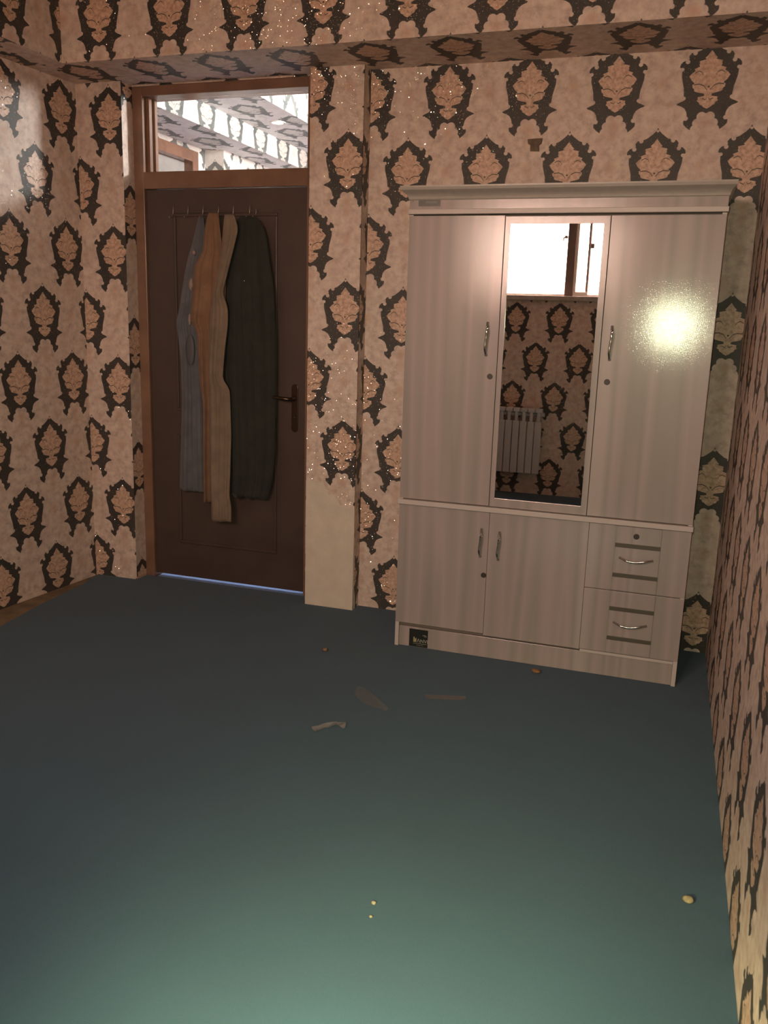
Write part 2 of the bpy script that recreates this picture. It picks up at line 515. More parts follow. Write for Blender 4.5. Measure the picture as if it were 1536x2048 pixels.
# pier between the door and the wardrobe wall: plaster core, paper sheets over it
pier = MB().box(-1.772, -1.50, -0.0885, 0.15, -0.01, ZT).build('wall_pier', PLASTER)
struct(pier, 'narrow projecting pier between door and wardrobe with paper torn off its foot', 'wall')
torn = [(-1.7735, 0.69), (-1.745, 0.668), (-1.70, 0.672), (-1.68, 0.682), (-1.668, 0.66), (-1.655, 0.632), (-1.645, 0.612),
        (-1.62, 0.617), (-1.605, 0.60), (-1.588, 0.578), (-1.578, 0.553), (-1.52, 0.549), (-1.4985, 0.540),
        (-1.4985, ZS), (-1.7735, ZS)]
pp = MB().prism_y(torn, -0.0900, -0.0886).build('wallpaper', WALLPAPER, pier)
paper_uv(pp, {'y': (-1.574, 2.388)})
ps = MB()
zz = [0.0, 0.07, 0.12, 0.20, 0.28, 0.33, 0.42, 0.50, 0.55, ZS]
yy = [-0.052, -0.058, -0.074, -0.078, -0.070, -0.082, -0.084, -0.078, -0.0900, -0.0900]
vs = [(-1.4985, a, b) for a, b in zip(yy, zz)] + [(-1.4985, 0.0, b) for b in zz] + [(-1.4998, a, b) for a, b in zip(yy, zz)] + [(-1.4998, 0.0, b) for b in zz]
n = len(zz)
fs = []
for i in range(n - 1):
    fs += [(i, i + 1, n + i + 1, n + i), (2 * n + i, 3 * n + i, 3 * n + i + 1, 2 * n + i + 1), (i, 2 * n + i, 2 * n + i + 1, i + 1)]
pso = ps.add(vs, fs).build('wallpaper', WALLPAPER, pier)
paper_uv(pso, {'x': (-0.30, 2.05)})
pl = MB().box(-1.7735, -1.7722, -0.090, 0.02, 0.0, ZS).build('wallpaper', WALLPAPER, pier)
paper_uv(pl, {'x': (0.1, 2.05)})

w = MB().box(-3.60, -2.834, -0.076, 0.15, -0.01, ZT).build('wall_door_side', WALLPAPER)
paper_uv(w, {'y': (-2.909, 1.967), 'x': (-0.02, 2.18)})
struct(w, 'short papered wall piece between left corner and brown door frame', 'wall')
w = MB().box(-2.834, -1.772, 0.02, 0.15, ZS - 0.004, ZT).build('wall_lintel', WALLPAPER)
paper_uv(w, {'y': (-0.549, 2.357)})
struct(w, 'wall piece above the door hidden behind the beam', 'wall')

# left wall (askew)
y0, y1 = -0.05, YW
lw = MB().prism([(xl(y0), y0), (xl(y1), y1), (xl(y1) - 0.15, y1), (xl(y0) - 0.15, y0)], -0.01, ZT).build('wall_left', WALLPAPER)
paper_uv(lw, {'x': (-0.076 - 0.112, 1.985)})
struct(lw, 'left wall of dark damask medallions with a patch of hall light', 'wall')
rw = MB().box(XR, XR + 0.15, YW, 0.0, -0.01, ZT).build('wall_right', WALLPAPER)
paper_uv(rw, {'x': (-0.19, 2.27)})
struct(rw, 'right wall of damask paper seen at a steep slant', 'wall')

# wall behind the photographer, with a window opening
WX0, WX1, WZ0, WZ1 = -1.78, -0.60, 1.75, 2.52
fw = MB()
fw.box(xl(YW) - 0.15, WX0, YW - 0.18, YW, -0.01, ZT)
fw.box(WX1, XR + 0.15, YW - 0.18, YW, -0.01, ZT)
fw.box(WX0, WX1, YW - 0.18, YW, -0.01, WZ0)
fw.box(WX0, WX1, YW - 0.18, YW, WZ1, ZT)
fw = fw.build('wall_front', WALLPAPER)
paper_uv(fw, {'y': (-0.80, 0.69), 'x': (0, 0)})
struct(fw, 'papered wall with window and radiator, seen in the wardrobe mirror', 'wall')

# boxed beams round the ceiling
b = MB().box(-3.30, XR, -0.41, 0.0, ZS, ZT).build('trim_1', WALLPAPER)
paper_uv(b, {'y': (-0.444, 3.012), 'z': (-0.646, -0.405)})
struct(b, 'papered boxed beam across the top of door and wardrobe wall', 'beam')
b = MB().box(-3.52, -2.925, YW, -0.41, ZS, ZT).build('trim_2', WALLPAPER)
paper_uv(b, {'x': (-0.75, 3.012), 'z': (-3.16, -0.69)})
struct(b, 'papered boxed beam above the left wall', 'beam')

# ------------------------------------------------------------------ carpet
car = MB()
pts = [(XR, -0.002), (XR, YW), (-2.62, YW), (-2.70, -3.4), (-2.80, -2.3), (-2.93, -1.30), (-2.985, -0.99), (-3.03, -0.66), (-3.04, -0.46),
       (-3.055, -0.27), (-3.09, -0.12), (-3.095, -0.078), (-2.832, -0.078), (-2.832, 0.028), (-1.775, 0.028), (-1.775, -0.092), (-1.497, -0.092), (-1.497, -0.002)]
car = car.prism(pts, -0.0078, 0.0).build('carpet', CARPET)
tag(car, 'plain dark blue felt carpet covering the room floor', 'carpet')

# ------------------------------------------------------------------ door
door = thing('door_1', 'dark brown panel door with bright glass transom in brown frame', 'door', (-2.3, 0.05, 0), kind='structure')
OX = (-2.3, 0.05, 0)
def dpart(mb, name, material, parent=door, **k):
    """built in world coordinates, stored relative to the door's base"""
    mb.v = [(x - OX[0], y - OX[1], z - OX[2]) for x, y, z in mb.v]
    return mb.build(name, material, parent, **k)
fr = MB()
fr.box(-2.834, -2.775, 0.02, 0.15, 0.0, 2.656)
fr.box(-1.832, -1.772, 0.02, 0.15, 0.0, 2.656)
fr.box(-2.775, -1.832, 0.02, 0.15, 2.608, 2.656)
fr.box(-2.775, -1.832, 0.02, 0.15, 2.150, 2.236)
fr = dpart(fr, 'door_frame', FRAMEWOOD, bevel=0.003)
dpart(MB().box(-2.775, -2.755, 0.055, 0.083, 2.236, 2.608).box(-2.775, -2.752, 0.105, 0.13, 2.236, 2.608), 'glazing_bead', FRAMEWOOD, bevel=0.002)
dpart(MB().box(-2.770, -1.835, 0.092, 0.097, 2.238, 2.606), 'transom_pane', GLASS)
leaf = dpart(MB().box(-2.772, -1.835, 0.036, 0.076, 0.020, 2.147), 'door_leaf', DOORWOOD, bevel=0.002)
def ring(mb, x0, x1, z0, z1, wd, y0, y1):
    mb.box(x0, x1, y0, y1, z0, z0 + wd); mb.box(x0, x1, y0, y1, z1 - wd, z1)
    mb.box(x0, x0 + wd, y0, y1, z0 + wd, z1 - wd); mb.box(x1 - wd, x1, y0, y1, z0 + wd, z1 - wd)
    return mb
dpart(ring(MB(), -2.610, -2.000, 0.98, 2.025, 0.016, 0.028, 0.0362), 'panel_moulding', DOORWOOD, leaf, bevel=0.004, seg=3)
dpart(ring(MB(), -2.610, -2.000, 0.22, 0.86, 0.016, 0.028, 0.0362), 'panel_moulding', DOORWOOD, leaf, bevel=0.004, seg=3)
plate = []
for k in range(24):
    a = 2 * math.pi * k / 24
    plate.append((-1.895 + 0.019 * math.cos(a), 1.035 + (0.105 if math.sin(a) >= 0 else -0.105) + 0.022 * math.sin(a)))
lp = dpart(MB().prism_y(plate, 0.029, 0.0362), 'lock_plate', BRASS, leaf, bevel=0.002)
lp['label'] = 'dull bronze lock plate'
hb = MB()
hb.tube([(-1.900, 0.030, 1.085), (-1.900, -0.012, 1.085), (-1.915, -0.022, 1.086), (-1.95, -0.024, 1.089), (-2.0, -0.020, 1.093), (-2.026, -0.014, 1.098)],
        [0.010, 0.010, 0.011, 0.009, 0.008, 0.006], 12)
hd = dpart(hb, 'door_handle', BRASS, leaf)
hd['label'] = 'dark bronze lever handle'
dpart(MB().tube([(-1.895, 0.0295, 0.985), (-1.895, 0.0255, 0.985)], 0.007, 12), 'keyhole', DARKMETAL, leaf)

# ------------------------------------------------------------------ hall behind the door
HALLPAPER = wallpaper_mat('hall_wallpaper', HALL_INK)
hx0 = -3.35
w = MB().box(hx0 - 0.15, hx0, 0.15, 0.60, -0.01, 2.66).box(hx0 - 0.15, hx0, 0.60, 1.53, 2.62, 2.66).box(hx0 - 0.15, hx0, 1.53, 1.67, -0.01, 2.66)
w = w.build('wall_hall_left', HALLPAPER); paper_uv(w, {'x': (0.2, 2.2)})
struct(w, 'shaded hall wall with a door, seen through the transom', 'wall')
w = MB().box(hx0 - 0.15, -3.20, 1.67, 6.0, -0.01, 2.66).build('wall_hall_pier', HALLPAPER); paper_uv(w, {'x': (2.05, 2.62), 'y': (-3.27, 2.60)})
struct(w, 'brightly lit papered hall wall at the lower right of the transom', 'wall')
b = MB().box(hx0 - 0.15, -2.95, 0.15, 6.0, 2.66, 2.80).build('trim_3', HALLPAPER); paper_uv(b, {'x': (0.62, 2.90), 'z': (-3.15, 0.55)})
struct(b, 'brightly lit papered hall beam crossing the transom diagonally', 'beam')
b = MB().box(hx0 - 0.15, -2.525, 0.15, 6.0, 2.80, 3.10).build('trim_4', HALLPAPER); paper_uv(b, {'x': (0.2, 2.95), 'z': (-2.75, 0.35)})
struct(b, 'papered hall soffit with a small round lamp', 'beam')
w = MB().box(-3.5, 1.4, 0.15, 6.0, 3.10, 3.2).build('ceiling_hall', CEIL); struct(w, 'white hall ceiling', 'ceiling')
w = MB().box(1.2, 1.35, 0.15, 6.0, -0.01, 3.1).build('wall_hall_right', WALLPAPER); paper_uv(w, {}); struct(w, 'papered right wall of the hall', 'wall')
w = MB().box(-3.5, 1.35, 6.0, 6.15, -0.01, 3.2).build('wall_hall_end', WALLPAPER); paper_uv(w, {}); struct(w, 'papered end wall of the hall', 'wall')
w = MB().prism([(-3.195, 0.155), (-2.77, 0.155), (-2.77, 0.032), (-1.84, 0.032), (-1.84, 0.155), (1.195, 0.155), (1.195, 5.995), (-3.195, 5.995)], -0.0078, -0.001).build('carpet', CARPET_HALL); tag(w, 'bright blue hall carpet glimpsed in the gap under the door', 'carpet')
d2 = thing('door_2', 'grey hall door in brown frame seen through the transom', 'door', (hx0, 1.07, 0), kind='structure')
MB().box(-0.09, -0.05, -0.40, 0.40, 0.0, 2.55).build('door_leaf', PANELGREY, d2, bevel=0.003)
MB().box(-0.10, 0.02, 0.40, 0.475, 0, 2.625).box(-0.10, 0.02, -0.475, -0.40, 0, 2.625).box(-0.10, 0.02, -0.40, 0.40, 2.55, 2.625).build('door_frame', FRAMEWOOD, d2, bevel=0.004)
dl = thing('ceiling_downlight', 'small round recessed lamp in the hall soffit beyond the transom', 'lamp', (-2.72, 1.55, 2.80))
def disc(mb, r0, r1, z0, z1, n=24):
    vs = []; 
    for z, r in ((z0, r0), (z0, r1), (z1, r1), (z1, r0)):
        vs += [(r * math.cos(2 * math.pi * k / n), r * math.sin(2 * math.pi * k / n), z) for k in range(n)]
    fs = []
    for j in range(4):
        a, b_ = j * n, ((j + 1) % 4) * n
        fs += [(a + k, a + (k + 1) % n, b_ + (k + 1) % n, b_ + k) for k in range(n)]
    return mb.add(vs, fs)
disc(MB(), 0.040, 0.055, -0.006, 0.0).build('trim_ring', SASHW, dl)
mt, nb, bs = mat('lamp_diffuser'); bs.inputs['Emission Color'].default_value = (1, 0.95, 0.9, 1); bs.inputs['Emission Strength'].default_value = 8.0
MB().tube([(0, 0, -0.003), (0, 0, -0.001)], 0.04, 24).build('diffuser', mt, dl)

# ------------------------------------------------------------------ window and radiator behind the photographer
win = thing('window_1', 'bright window with a dark sash, reflected at the top of the wardrobe mirror', 'window', (-1.19, YW, WZ0), kind='structure')
def wp(mb, name, material, parent=win, **k):
    mb.v = [(x + 1.19, y - YW, z - WZ0) for x, y, z in mb.v]
    return mb.build(name, material, parent, **k)
f = MB()
f.box(WX0, WX0 + 0.05, YW - 0.12, YW - 0.06, WZ0 + 0.012, WZ1); f.box(WX1 - 0.03, WX1, YW - 0.12, YW - 0.06, WZ0 + 0.012, WZ1)
f.box(WX0 + 0.05, WX1 - 0.03, YW - 0.12, YW - 0.06, WZ1 - 0.05, WZ1)
f.box(WX0 + 0.05, WX1 - 0.03, YW - 0.12, YW - 0.06, WZ0 + 0.012, WZ0 + 0.03)
wp(f, 'window_frame', SASHW, bevel=0.003)
wp(MB().box(-0.972, -0.900, YW - 0.13, YW - 0.045, WZ0 + 0.0125, WZ1), 'mullion', SASH, bevel=0.004)
s = ring(MB(), -0.899, -0.772, WZ0 + 0.03, WZ1 - 0.05, 0.022, YW - 0.10, YW - 0.06)
sash = wp(s, 'sash', SASHW, bevel=0.003)
wp(MB().box(-0.794, -0.781, YW - 0.062, YW - 0.052, WZ0 + 0.055, WZ1 - 0.06), 'sash_gasket', GAP, sash)
wp(MB().box(-0.878, -0.793, YW - 0.083, YW - 0.078, WZ0 + 0.052, WZ1 - 0.072), 'pane', GLASS, sash)
wp(MB().box(WX0 + 0.05, -0.972, YW - 0.093, YW - 0.088, WZ0 + 0.03, WZ1 - 0.05), 'pane', GLASS)
h = MB(); h.box(-1.0, -0.974, YW - 0.06, YW - 0.04, 2.245, 2.268); h.tube([(-0.99, YW - 0.045, 2.256), (-1.005, YW - 0.03, 2.25), (-1.008, YW - 0.03, 2.225)], 0.007, 8)
wp(h, 'window_latch', SASH, smooth=False)
wp(MB().box(-0.771, -0.745, YW - 0.075, YW - 0.05, 2.165, 2.205), 'hinge', SASH, sash)
wp(MB().box(WX0 - 0.03, WX1 + 0.03, YW - 0.10, YW + 0.035, WZ0 - 0.03, WZ0 + 0.012), 'window_sill', SILL, bevel=0.004)

# courtyard wall outside
cw = MB().box(-2.2, 1.4, -7.6, -7.4, -0.2, 2.02).build('wall_courtyard', plain('courtyard_render', (0.62, 0.47, 0.38), 0.9, nscale=3, namp=0.12))
struct(cw, 'pale courtyard wall beyond the window seen in the mirror', 'wall')

rad = thing('radiator', 'pale aluminium column radiator under the window, seen in the mirror', 'radiator', (-1.41, YW + 0.02, 0.20))
for k in range(10):
    cx = -0.30 + 0.066 * k + 0.02
    s = MB()
    s.box(cx - 0.030, cx + 0.030, 0.060, 0.095, 0.0, 0.47)
    s.box(cx - 0.030, cx + 0.030, 0.03, 0.095, 0.55, 0.585)
    s.box(cx - 0.014, cx + 0.014, 0.060, 0.092, 0.46, 0.56)
    s.box(cx - 0.010, cx + 0.010, 0.03, 0.062, 0.02, 0.56)
    s.build('section', RADI, rad, bevel=0.006)
for zz_ in (0.05, 0.53):
    MB().tube([(-0.32, 0.045, zz_), (0.36, 0.045, zz_)], 0.018, 12).build('header_pipe', RADI, rad)
for xx_ in (-0.22, 0.22):
    MB().box(xx_, xx_ + 0.03, -0.02, 0.05, 0.50, 0.52).build('bracket', SASHW, rad)

# ------------------------------------------------------------------ wardrobe
WB = (-0.505, -0.24, 0.0)
ward = thing('wardrobe', 'pale woodgrain wardrobe with central mirror door and two drawers', 'wardrobe', WB)
def wd(mb, name, material, parent=ward, label=None, **k):
    mb.v = [(x - WB[0], y - WB[1], z - WB[2]) for x, y, z in mb.v]
    o = mb.build(name, material, parent, **k)
    if label: o['label'] = label
    return o
X0, X1, YF, YB = -1.140, 0.130, -0.476, -0.012
wd(MB().box(X0, X0 + 0.018, YF + 0.001, YB, 0.0, 1.947), 'side_panel', EDGE, bevel=0.001)
wd(MB().box(X1 - 0.018, X1, YF + 0.001, YB, 0.0, 1.947), 'side_panel', EDGE, bevel=0.001)
wd(MB().box(X0 + 0.018, X1 - 0.018, YF + 0.024, YB, 0.10, 1.947), 'carcass', GAP)
wd(MB().box(X0 + 0.0185, X1 - 0.0185, YF + 0.010, YF + 0.028, 0.001, 0.0985), 'plinth', LAM, bevel=0.001)
wd(MB().box(-0.282, X1 - 0.0185, YF + 0.002, YF + 0.0235, 0.099, 0.111), 'bottom_rail', EDGE)
wd(MB().box(X0 - 0.004, X1 + 0.004, YF - 0.017, YB, 0.690, 0.712), 'ledge', EDGE, bevel=0.002, label='pale ledge between upper doors and drawers')
wd(MB().box(X0 - 0.002, X1 + 0.004, YF - 0.017, YB, 1.948, 1.968), 'ledge', EDGE, bevel=0.002, label='pale ledge under the cornice')
wd(MB().box(X0, X1, YF, YB, 1.968, 2.024), 'frieze', LAM, bevel=0.001)
wd(MB().box(X0 + 0.012, X0 + 0.0155, YF - 0.0005, YF + 0.002, 2.000, 2.012), 'joint_gap', GAP)
# cornice
prof = [(2.006, 0.001), (2.010, 0.006), (2.014, 0.007), (2.020, 0.010), (2.027, 0.017), (2.033, 0.027), (2.037, 0.036), (2.039, 0.040), (2.042, 0.046), (2.052, 0.050), (2.058, 0.050)]
cb = MB(); vs = []; fs = []
for z, d in prof:
    dx = d * 0.62
    vs += [(X0 - dx, YB, z), (X0 - dx, YF - d, z), (X1 + dx * 0.8, YF - d, z), (X1 + dx * 0.8, YB, z)]
for i in range(len(prof) - 1):
    for k in range(4):
        fs.append((i * 4 + k, i * 4 + (k + 1) % 4, (i + 1) * 4 + (k + 1) % 4, (i + 1) * 4 + k))
fs += [(3, 2, 1, 0), tuple(len(vs) - 4 + k for k in range(4))]
wd(cb.add(vs, fs), 'cornice', CORN)

def handle_v(x, z1, z2, parent):
    n = 18; pts = []; rs = []
    for i in range(n + 1):
        t = i / n
        out = 0.024 * min(1.0, math.sin(math.pi * t) * 1.6)
        pts.append((x + 0.0025 * math.sin(2 * math.pi * t * 1.0) , YF - 0.002 - out, z1 + (z2 - z1) * t))
        rs.append(0.0050 + 0.0012 * math.sin(math.pi * t * 5) ** 2 * (1 if t < 0.5 else 0.2) + (0.0015 if i in (0, n) else 0))
    return wd(MB().tube(pts, rs, 12), 'handle', CHROME, parent, label='wavy chrome bow handle')
def handle_h(x0, x1, z, parent, yf):
    n = 18; pts = []; rs = []
    for i in range(n + 1):
        t = i / n
        out = 0.022 * min(1.0, math.sin(math.pi * t) * 1.6)
        pts.append((x0 + (x1 - x0) * t, yf - 0.002 - out, z + 0.004 - 0.010 * math.sin(math.pi * min(1, t * 1.15)) ** 1.3))
        rs.append(0.0048 + (0.0012 if i in (0, n) else 0))
    return wd(MB().tube(pts, rs, 12), 'handle', CHROME, parent, label='wavy chrome bow handle')
def lock(x, z, parent, yf=YF):
    return wd(MB().tube([(x, yf + 0.001, z), (x, yf - 0.004, z), (x, yf - 0.005, z)], [0.0118, 0.0118, 0.010], 20), 'lock', DARKMETAL, parent, smooth=False)

def door_panel(x0, x1, z0, z1, name='door'):
    return wd(MB().box(x0, x1, YF, YF + 0.018, z0, z1), name, LAM, bevel=0.0015)
dl_ = door_panel(X0 + 0.0005, -0.7265, 0.7155, 1.943)
dr_ = door_panel(-0.2995, X1 - 0.0005, 0.7155, 1.940)
handle_v(-0.775, 1.508, 1.372, dl_); lock(-0.753, 1.283, dl_)
handle_v(-0.261, 1.508, 1.374, dr_); lock(-0.263, 1.284, dr_)
mid = MB(); mx0, mx1, mz0, mz1 = -0.703, -0.327, 0.752, 1.909
mid.box(-0.7235, mx0, YF, YF + 0.018, 0.7155, 1.938); mid.box(mx1, -0.3025, YF, YF + 0.018, 0.7155, 1.938)
mid.box(mx0, mx1, YF, YF + 0.018, 0.7155, mz0); mid.box(mx0, mx1, YF, YF + 0.018, mz1, 1.938)
mid = wd(mid, 'mirror_door', LAM)
wd(MB().box(mx0, mx1, YF + 0.004, YF + 0.010, mz0, mz1), 'mirror', MIRROR, mid, bevel=0.0)
ll = door_panel(X0 + 0.0005, -0.7192, 0.118, 0.6885)
lm = door_panel(-0.7180, -0.2855, 0.110, 0.6885)
handle_v(-0.751, 0.609, 0.481, ll); lock(-0.731, 0.396, ll)
handle_v(-0.669, 0.602, 0.476, lm)
for k, (z0, z1, hz, bars, lk) in enumerate([(0.398, 0.686, 0.544, (0.602, 0.470), 0.646), (0.1135, 0.3955, 0.254, (0.3185, 0.1845), None)]):
    d = wd(MB().box(-0.2845, X1 - 0.0005, YF, YF + 0.018, z0, z1), 'drawer', LAM, bevel=0.0015)
    yp = YF - 0.005
    wd(MB().box(-0.172, 0.014, yp, YF + 0.0005, z0 + 0.003, z1 - (0.001 if k == 0 else 0.002)), 'centre_panel', LAM, d, bevel=0.0015)
    for bz in bars:
        wd(MB().box(-0.1715, 0.0135, yp - 0.0025, yp + 0.001, bz - 0.009, bz + 0.009), 'inlay_strip', INLAY, d, bevel=0.0008)
    handle_h(-0.148, -0.013, hz, d, yp)
    if lk: lock(-0.088, lk, d, yp)

# stickers
def text_obj(body, size, loc, parent, material, name='lettering'):
    cu = bpy.data.curves.new(name, 'FONT')
    cu.body = body; cu.size = size; cu.extrude = 0.0002
    cu.materials.append(material)
    tmp = bpy.data.objects.new('lettering_outline', cu)
    me = bpy.data.meshes.new_from_object(tmp)
    bpy.data.objects.remove(tmp); bpy.data.curves.remove(cu)
    t = bpy.data.objects.new(name, me)
    t.location = (loc[0] - WB[0], loc[1] - WB[1], loc[2] - WB[2])
    t.rotation_euler = (math.pi / 2, 0, 0)
    t.parent = parent
    C.objects.link(t)
    return t
st = wd(MB().box(-1.071, -0.980, YF + 0.0088, YF + 0.0101, 0.003, 0.0900), 'sticker', STICKER, label='square black maker sticker on the plinth')
ys = YF + 0.0086
ic = [(-1.050, 0.026), (-1.036, 0.027), (-1.034, 0.042), (-1.037, 0.048), (-1.041, 0.040), (-1.045, 0.052), (-1.050, 0.050)]
wd(MB().prism_y(ic, ys - 0.0003, ys), 'emblem', INKY, st, label='small yellowish emblem')
text_obj('\u039bNVI', 0.024, (-1.0335, ys, 0.026), st, INK)
for a, b, c, d in ((-1.050, -0.984, 0.0195, 0.0208), (-1.034, -1.0, 0.0115, 0.0126), (-1.006, -0.988, 0.062, 0.064), (-0.998, -0.985, 0.057, 0.0585)):
    wd(MB().box(a, b, ys - 0.0003, ys, c, d), 'small_print', INK, st)
st2 = wd(MB().box(-1.101, -1.005, YF - 0.0012, YF, 1.981, 2.0185), 'sticker', STICKER2, label='grey oblong maker sticker on the frieze')
for a, b, c, d in ((-1.068, -1.022, 1.998, 1.9995), (-1.072, -1.020, 1.994, 1.9948)):
    wd(MB().box(a, b, YF - 0.0016, YF - 0.0011, c, d), 'small_print', INK, st2)

# ------------------------------------------------------------------ small dark fitting on the wall
o = MB().prism_y([(-0.737, 2.328), (-0.668, 2.330), (-0.672, 2.306), (-0.683, 2.300), (-0.680, 2.274), (-0.722, 2.276), (-0.723, 2.302), (-0.734, 2.308)], -0.006, -0.0002).build(
    'wall_plate', plain('burnt_brown_plastic', (0.115, 0.072, 0.045), 0.6, nscale=60, namp=0.3), bevel=0.002)
tag(o, 'small dark brown stepped plate on the wallpaper above the wardrobe', 'wall plate')

# ------------------------------------------------------------------ coat rack and clothes on the door
rack = thing('coat_rack', 'thin wire rack with seven hooks on the brown door', 'coat rack', (-2.36, 0.02, 2.0))
NICKEL = plain('dull_nickel_wire', (0.62, 0.54, 0.46), 0.32, 0.9)
def rk(mb, name, mt_=None, **k):
    mb.v = [(x + 2.36, y - 0.02, z - 2.0) for x, y, z in mb.v]
    return mb.build(name, mt_ or NICKEL, rack, **k)
rk(MB().box(-2.615, -2.112, 0.0315, 0.0355, 2.028, 2.040), 'back_strip', DOORWOOD, bevel=0.001)['label'] = 'flat brown back strip'
HX = [-2.604, -2.514, -2.425, -2.334, -2.247, -2.153, -2.116]
for i, hx in enumerate(HX):
    top = 2.066 if i < 6 else 2.045
    rk(MB().tube([(hx, 0.030, top), (hx, 0.026, 2.045), (hx, 0.022, 2.020), (hx, 0.008, 2.002), (hx, -0.008, 1.998), (hx, -0.016, 2.004)],
       0.0022, 8), 'hook')

def garment(name, label, cat, rows, y_back, depth, material, folds, seed, bottom_wave=0.006):
    """hanging cloth: closed sections between the left and right edge at each height"""
    r = random.Random(seed)
    ph = [r.uniform(0, 6.28) for _ in range(6)]
    # resample rows
    rows = sorted(rows, key=lambda t: -t[0])
    lev = []
    n = 90
    zt, zb = rows[0][0], rows[-1][0]
    for i in range(n + 1):
        z = zt + (zb - zt) * i / n
        for a, b_ in zip(rows, rows[1:]):
            if b_[0] <= z <= a[0]:
                t = (a[0] - z) / max(1e-6, a[0] - b_[0])
                lev.append((z, a[1] + (b_[1] - a[1]) * t, a[2] + (b_[2] - a[2]) * t)); break
    # smooth a little
    for _ in range(2):
        lev = [lev[0]] + [(lev[i][0], (lev[i-1][1] + 2*lev[i][1] + lev[i+1][1]) / 4, (lev[i-1][2] + 2*lev[i][2] + lev[i+1][2]) / 4) for i in range(1, len(lev)-1)] + [lev[-1]]
    NF = 34; vs = []; fs = []
    for i, (z, a, b_) in enumerate(lev):
        s = (zt - z) / (zt - zb)
        wdt = b_ - a
        for k in range(NF):
            t = k / (NF - 1)
            x = a + wdt * t
            env = math.sin(math.pi * min(max(t, 0.02), 0.98)) ** 0.45
            fo = 0
            for q, (fq, am) in enumerate(folds):
                fo += am * math.sin(2 * math.pi * fq * (t + 0.05 * math.sin(3.1 * s + ph[q])) + ph[q] + 1.3 * s * (1 if q % 2 else -1))
            d = depth * (0.45 + 0.55 * min(1, s * 5)) * env + fo * min(1.0, 0.25 + s * 2.2) * env
            vs.append((x, y_back - max(0.006, d), z + (bottom_wave * math.sin(t * 17 + ph[0]) if i == n else 0)))
        for k in range(NF):
            t = 1 - k / (NF - 1)
            vs.append((a + wdt * (0.02 + 0.96 * t), y_back, z))
    m_ = 2 * NF
    for i in range(len(lev) - 1):
        for k in range(m_):
            fs.append((i * m_ + k, i * m_ + (k + 1) % m_, (i + 1) * m_ + (k + 1) % m_, (i + 1) * m_ + k))
    fs.append(tuple(range(m_ - 1, -1, -1)))
    b0 = (len(lev) - 1) * m_
    fs.append(tuple(b0 + k for k in range(m_)))
    root = thing(name, label, cat, ((lev[0][1] + lev[0][2]) / 2, y_back, zb))
    lo = root.location
    mb = MB(); mb.add([(x - lo.x, y - lo.y, z - lo.z) for x, y, z in vs], fs); mb.smooth = True
    mb.build('cloth', material, root)
    return root

def gpart(mb, name, root, material, **k):
    lo = root.location
    mb.v = [(x - lo.x, y - lo.y, z - lo.z) for x, y, z in mb.v]
    return mb.build(name, material, root, **k)

BLUE = [(2.006, -2.438, -2.414), (1.957, -2.456, -2.406), (1.867, -2.482, -2.405), (1.786, -2.511, -2.412), (1.713, -2.528, -2.42), (1.613, -2.548, -2.427), (1.519, -2.566, -2.435), (1.462, -2.589, -2.442), (1.402, -2.575, -2.437), (1.252, -2.56, -2.428), (1.042, -2.559, -2.42), (0.781, -2.575, -2.415), (0.525, -2.588, -2.41)]
TAN = [(2.018, -2.359, -2.301), (1.964, -2.377, -2.296), (1.907, -2.39, -2.288), (1.833, -2.391, -2.275), (1.758, -2.446, -2.264), (1.652, -2.454, -2.259), (1.532, -2.468, -2.266), (1.474, -2.476, -2.285), (1.417, -2.435, -2.297), (1.297, -2.431, -2.311), (1.139, -2.422, -2.319), (1.032, -2.405, -2.326), (0.788, -2.407, -2.339), (0.481, -2.406, -2.347)]
CREAMG = [(2.004, -2.244, -2.193), (1.939, -2.254, -2.166), (1.839, -2.264, -2.195), (1.72, -2.285, -2.23), (1.616, -2.313, -2.26), (1.547, -2.329, -2.229), (1.456, -2.336, -2.23), (1.334, -2.344, -2.249), (1.17, -2.346, -2.266), (1.132, -2.347, -2.222), (0.885, -2.348, -2.215), (0.688, -2.348, -2.223), (0.536, -2.344, -2.231), (0.5, -2.342, -2.219), (0.405, -2.343, -2.22)]
DARKG = [(2.0, -2.195, -2.099), (1.964, -2.221, -2.06), (1.889, -2.233, -2.038), (1.771, -2.252, -2.018), (1.65, -2.274, -1.996), (1.402, -2.279, -1.984), (1.072, -2.271, -1.983), (0.806, -2.262, -1.985), (0.641, -2.255, -2.0), (0.544, -2.25, -2.029)]
C_BLUE = cloth_mat('grey_blue_cotton', (0.125, 0.122, 0.138))
C_TAN = cloth_mat('tan_brown_cotton', (0.22, 0.125, 0.078))
C_CREAM = cloth_mat('beige_linen', (0.215, 0.155, 0.115))
C_DARK = cloth_mat('black_green_wool', (0.032, 0.032, 0.028))
gb = garment('shirt', 'grey blue garment hanging leftmost on the door rack', 'clothes', BLUE, 0.012, 0.040, C_BLUE, [(1.5, .010), (3.5, .007), (7, .003)], 1)
gt = garment('shirt', 'tan brown garment hanging on the rack between grey blue and beige ones', 'clothes', TAN, -0.030, 0.034, C_TAN, [(1.5, .012), (3.0, .007), (6, .003)], 2)
gc = garment('trousers', 'long beige garment hanging lowest in front of the dark coat', 'clothes', CREAMG, -0.068, 0.030, C_CREAM, [(1.0, .009), (2.5, .007), (6, .002)], 3, 0.0)
gd = garment('coat', 'wide near-black coat hanging rightmost on the door rack', 'clothes', DARKG, -0.002, 0.055, C_DARK, [(1.5, .014), (4.0, .008), (9, .003)], 4)
PINK = plain('pale_pink_label', (0.30, 0.215, 0.19), 0.6)
